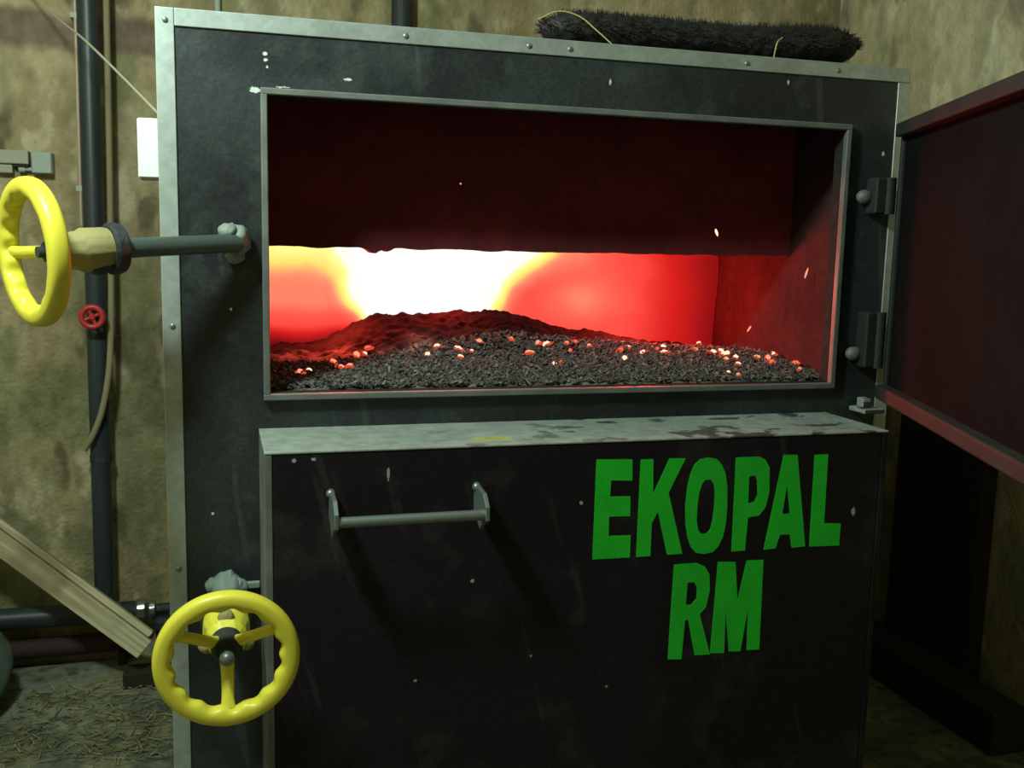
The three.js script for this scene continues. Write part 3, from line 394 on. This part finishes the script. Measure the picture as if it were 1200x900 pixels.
// ---------- wall pipes ----------
{
  const t = thing('wall_pipe', 'thick black vertical heating pipe running up the left part of the back wall', 'pipe', [-0.2145, 0.12, -1.135]);
  part(t, 'pipe', [cyl(V(0, 0.03, 0), V(0.012, CH_ - 0.12, 0), 0.0238, 0.0238, 32)], blackPipe);
  part(t, 'pipe_clamp', [lathe([[0.0239, 0], [0.0262, 0], [0.0262, 0.016], [0.0239, 0.016]], V(0.003, 0.42, 0), V(0, 1, 0)), box(-0.004, 0.008, 0.42, 0.436, -0.065, -0.0235, 0.001)], darkIron);
  const h = thing('floor_pipe', 'black horizontal pipe low along the back wall with bright union nuts', 'pipe', [-1.25, 0.148, -1.135]);
  part(h, 'pipe', cyl(V(0, 0.008, 0), V(1.03, 0, 0), 0.0265, 0.0265, 32), blackPipe);
  part(h, 'elbow', blob(0.034, [1.036, 0.004, 0], 821, 0.06), blackPipe);
  part(h, 'union_nut', lathe([[0, 0], [0.02, 0], [0.026, 0.004], [0.026, 0.014], [0.02, 0.018], [0, 0.018]], V(1.058, 0, 0), V(1, 0, 0)), chrome);
  part(h, 'union_body', cyl(V(1.07, 0, 0), V(1.11, 0, 0), 0.0245, 0.0245, 28), darkIron);
  part(h, 'union_nut', lathe([[0, 0], [0.024, 0], [0.029, 0.006], [0.029, 0.022], [0.024, 0.028], [0, 0.028]], V(1.108, 0, 0), V(1, 0, 0)), chrome);
  part(h, 'union_nut', lathe([[0, 0], [0.016, 0], [0.021, 0.004], [0.021, 0.016], [0.015, 0.02], [0, 0.02]], V(1.138, 0, 0), V(1, 0, 0)), chrome);
  part(h, 'pipe_end', cyl(V(1.15, 0, 0), V(1.6, 0, 0), 0.013, 0.013, 20), darkIron);
  part(h, 'drain_valve', lathe([[0, -0.14], [0.03, -0.14], [0.03, -0.12], [0.02, -0.11], [0.02, -0.06], [0.028, -0.05], [0.028, -0.03], [0.018, -0.02], [0, -0.02]], V(1.175, 0, 0), V(0, 1, 0)), darkIron);
  const b = thing('base_pipe', 'dark red pipe running along the foot of the back wall', 'pipe', [-1.25, 0.052, -1.165]);
  part(b, 'pipe', cyl(V(0, 0, 0), V(1.1, 0.006, 0), 0.025, 0.025, 28), rustRed);
  for (const x of [0.68, 1.06]) part(b, 'foot', box(x, x + 0.02, -0.052, -0.02, -0.02, 0.02), rustRed);
  const c = thing('copper_tube', 'thin pinkish tube running down just left of the thick black pipe', 'tube', [-0.2405, 1.0, -1.15]);
  part(c, 'tube', [cyl(V(0.002, 0.12, 0), V(0.011, 1.5, 0), 0.0042, 0.0042, 14)], copper);
  for (const y of [0.2, 0.6]) part(c, 'tube_clip', box(-0.007, 0.009, y, y + 0.013, -0.05, 0.004, 0.001), greyPl);
  const hz = thing('hose', 'beige hose hanging along the right side of the black pipe and curling across it', 'hose', [0, 0, 0]);
  part(hz, 'hose', tube([V(-0.153, 2.5, -1.135), V(-0.162, 1.9, -1.135), V(-0.1665, 1.5, -1.133), V(-0.172, 1.1, -1.13), V(-0.178, 0.85, -1.115), V(-0.186, 0.75, -1.098), V(-0.204, 0.665, -1.092), V(-0.226, 0.61, -1.092), V(-0.245, 0.578, -1.10)], 0.0075, 160, 14), hoseMat);
  const v = thing('radiator_valve', 'small red handwheel valve on the black wall pipe', 'valve', [-0.213, 0.905, -1.135]);
  part(v, 'valve_stem', [cyl(V(0, 0, 0.023), V(0, 0, 0.07), 0.008, 0.008, 16), cyl(V(0, 0, 0.023), V(0, 0, 0.042), 0.014, 0.012, 18)], darkIron);
  const w = part(v, 'handwheel', [new THREE.TorusGeometry(0.0235, 0.0072, 14, 40).translate(0, 0, 0.07), ...[0, 1, 2, 3].map(k => cyl(V(0, 0, 0.068), V(0.021 * Math.cos(k * 1.571 + 0.4), 0.021 * Math.sin(k * 1.571 + 0.4), 0.07), 0.0045, 0.004, 10))], redPaint);
  part(w, 'hub', lathe([[0, 0.062], [0.008, 0.062], [0.008, 0.074], [0.005, 0.077], [0, 0.077]], V(0, 0, 0), V(0, 0, 1)), redPaint);
  const cd = thing('conduit', 'thin pale conduit rising behind the left corner of the boiler top', 'conduit', [0.086, 0, -1.188]);
  part(cd, 'conduit', cyl(V(0, 0.02, 0), V(0, CH_, 0), 0.0075, 0.0075, 14), greyPl);
  const fp = thing('riser_pipe', 'dark grey pipe rising behind the boiler top left of the broom', 'pipe', [0.54, 0, -1.165]);
  part(fp, 'pipe', cyl(V(0, 0.0, 0), V(0, CH_, 0), 0.027, 0.027, 28), darkIron);
  part(fp, 'coupling', lathe([[0.0272, 0], [0.032, 0.002], [0.032, 0.045], [0.0272, 0.047]], V(0, 1.9, 0), V(0, 1, 0)), darkIron);
  const wr = thing('cord', 'thin beige cord slanting down across the black pipe to the boiler side', 'cord');
  part(wr, 'cord', tube([V(-0.62, 2.06, -1.19), V(-0.45, 1.80, -1.15), V(-0.306, 1.624, -1.08), V(-0.16, 1.468, -0.69), V(-0.016, 1.30, -0.3), V(-0.005, 1.286, -0.27)], 0.0024, 60, 8), cordMat);
}
// ---------- electrical boxes ----------
{
  const j = thing('junction_box', 'grey green square junction box on the back wall above the upper wheel', 'box', [-0.322, 1.2645, -1.2]);
  part(j, 'housing', box(-0.024, 0.022, -0.026, 0.026, 0, 0.034, 0.003), greyPl);
  part(j, 'cover', box(-0.0225, 0.0205, -0.0245, 0.0245, 0.0342, 0.040, 0.003), greyPl);
  const s = thing('socket_box', 'beige wall socket box with dark slots at the left edge of the photo', 'socket', [-0.396, 1.266, -1.2]);
  part(s, 'housing', box(-0.03, 0.044, -0.006, 0.026, 0, 0.034, 0.003), beigePl);
  part(s, 'cover', box(-0.029, 0.008, -0.028, -0.008, 0, 0.03, 0.003), beigePl);
  part(s, 'cable_gland', [cyl(V(0.02, -0.017, 0.018), V(0.034, -0.017, 0.018), 0.008, 0.008, 16), cyl(V(0.034, -0.017, 0.018), V(0.05, -0.017, 0.018), 0.005, 0.005, 12)], greyPl);
  part(s, 'slot', box(0.010, 0.042, -0.013, -0.0065, 0.0, 0.028, 0.001), darkHole);
  part(s, 'cable', cyl(V(-0.03, 0.01, 0.014), V(-0.5, 0.012, 0.014), 0.006, 0.006, 10), greyPl);
}
// ---------- leaning wooden board ----------
{
  const a = V(-0.118, 0.112, -0.985), dir = V(-0.755, 0.655, -0.11).normalize();
  const t = thing('wooden_board', 'pale rough board with a split edge leaning across the low pipes', 'board', [a.x, a.y, a.z]);
  const q = new THREE.Quaternion().setFromRotationMatrix((() => { const y = dir.clone(), z = V(0.05, 0.12, 1).sub(y.clone().multiplyScalar(V(0.05, 0.12, 1).dot(y))).normalize(), x = y.clone().cross(z); return new THREE.Matrix4().makeBasis(x, y, z); })());
  t.quaternion.copy(q);
  part(t, 'board', box(-0.028, 0.022, -0.01, 0.85, -0.012, 0.012, 0.002), wood);
  part(t, 'split_strip', box(0.0235, 0.040, 0.0, 0.9, -0.022, 0.002, 0.003), wood);
}
{
  const t = part(scene, 'wooden_block', box(-0.045, 0.045, 0, 0.04, -0.03, 0.03, 0.004), darkWood); tag(t, 'dark wooden block on the floor below the end of the leaning board', 'block'); t.position.set(-0.12, 0, -1.02);
}
{
  const t = part(scene, 'sack', blob(0.17, [0, 0, 0], 841, 0.25, 0.75), sackMat); tag(t, 'dull green grey sack on the floor at the left edge of the photo', 'sack'); t.position.set(-0.565, 0.118, -0.92);
  const p = thing('wooden_board', 'dark brown board widened to stand in for shade on the right wall below the opened door', 'board', [1.80, 0, -0.47]);
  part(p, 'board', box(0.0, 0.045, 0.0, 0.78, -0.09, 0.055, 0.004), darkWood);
  part(p, 'board', box(0.004, 0.045, 0.0, 0.82, -0.26, -0.094, 0.004), darkWood);  // second board, added to darken the wall beside the first
  const bm = part(scene, 'added_dark_beam', box(-0.05, 0.05, 0, 0.10, -0.36, 0.46, 0.006), darkWood); tag(bm, 'added dark beam standing in for shade on the floor along the right wall', 'beam'); bm.position.set(1.745, 0, -0.66);  // added beam, stands in for the shaded floor corner
}
// ---------- straw litter ----------
{
  const r = rngOf(901), n = 6000, g = new THREE.BoxGeometry(1, 1, 1), im = new THREE.InstancedMesh(g, strawMat2, n), o = new THREE.Object3D(), c = new THREE.Color();
  for (let i = 0; i < n; i++) { const z = mix(-1.05, 0.4, Math.pow(r(), 0.8)), x = mix(-0.9, -0.03, r()), dens = fbm(x * 5, z * 5, 911, 4); if (dens < 0.42 && r() < 0.8) { o.scale.setScalar(1e-4); o.position.set(x, 0.0005, z); } else { o.position.set(x, 0.003 + r() * 0.006, z); o.scale.set(0.010 + r() * 0.034, 0.0012, 0.0017); } o.rotation.set((r() - 0.5) * 0.2, r() * 6.28, (r() - 0.5) * 0.16); o.updateMatrix(); im.setMatrixAt(i, o.matrix); const v = 0.3 + r() * r() * 0.7; c.setRGB(0.46 * v, 0.42 * v, 0.22 * v); im.setColorAt(i, c); }
  im.name = 'straw_litter'; im.userData = { label: 'loose straw scattered over the floor at the lower left', category: 'straw', kind: 'stuff' }; fin(im); scene.add(im);
}
renderer.render(scene, camera);
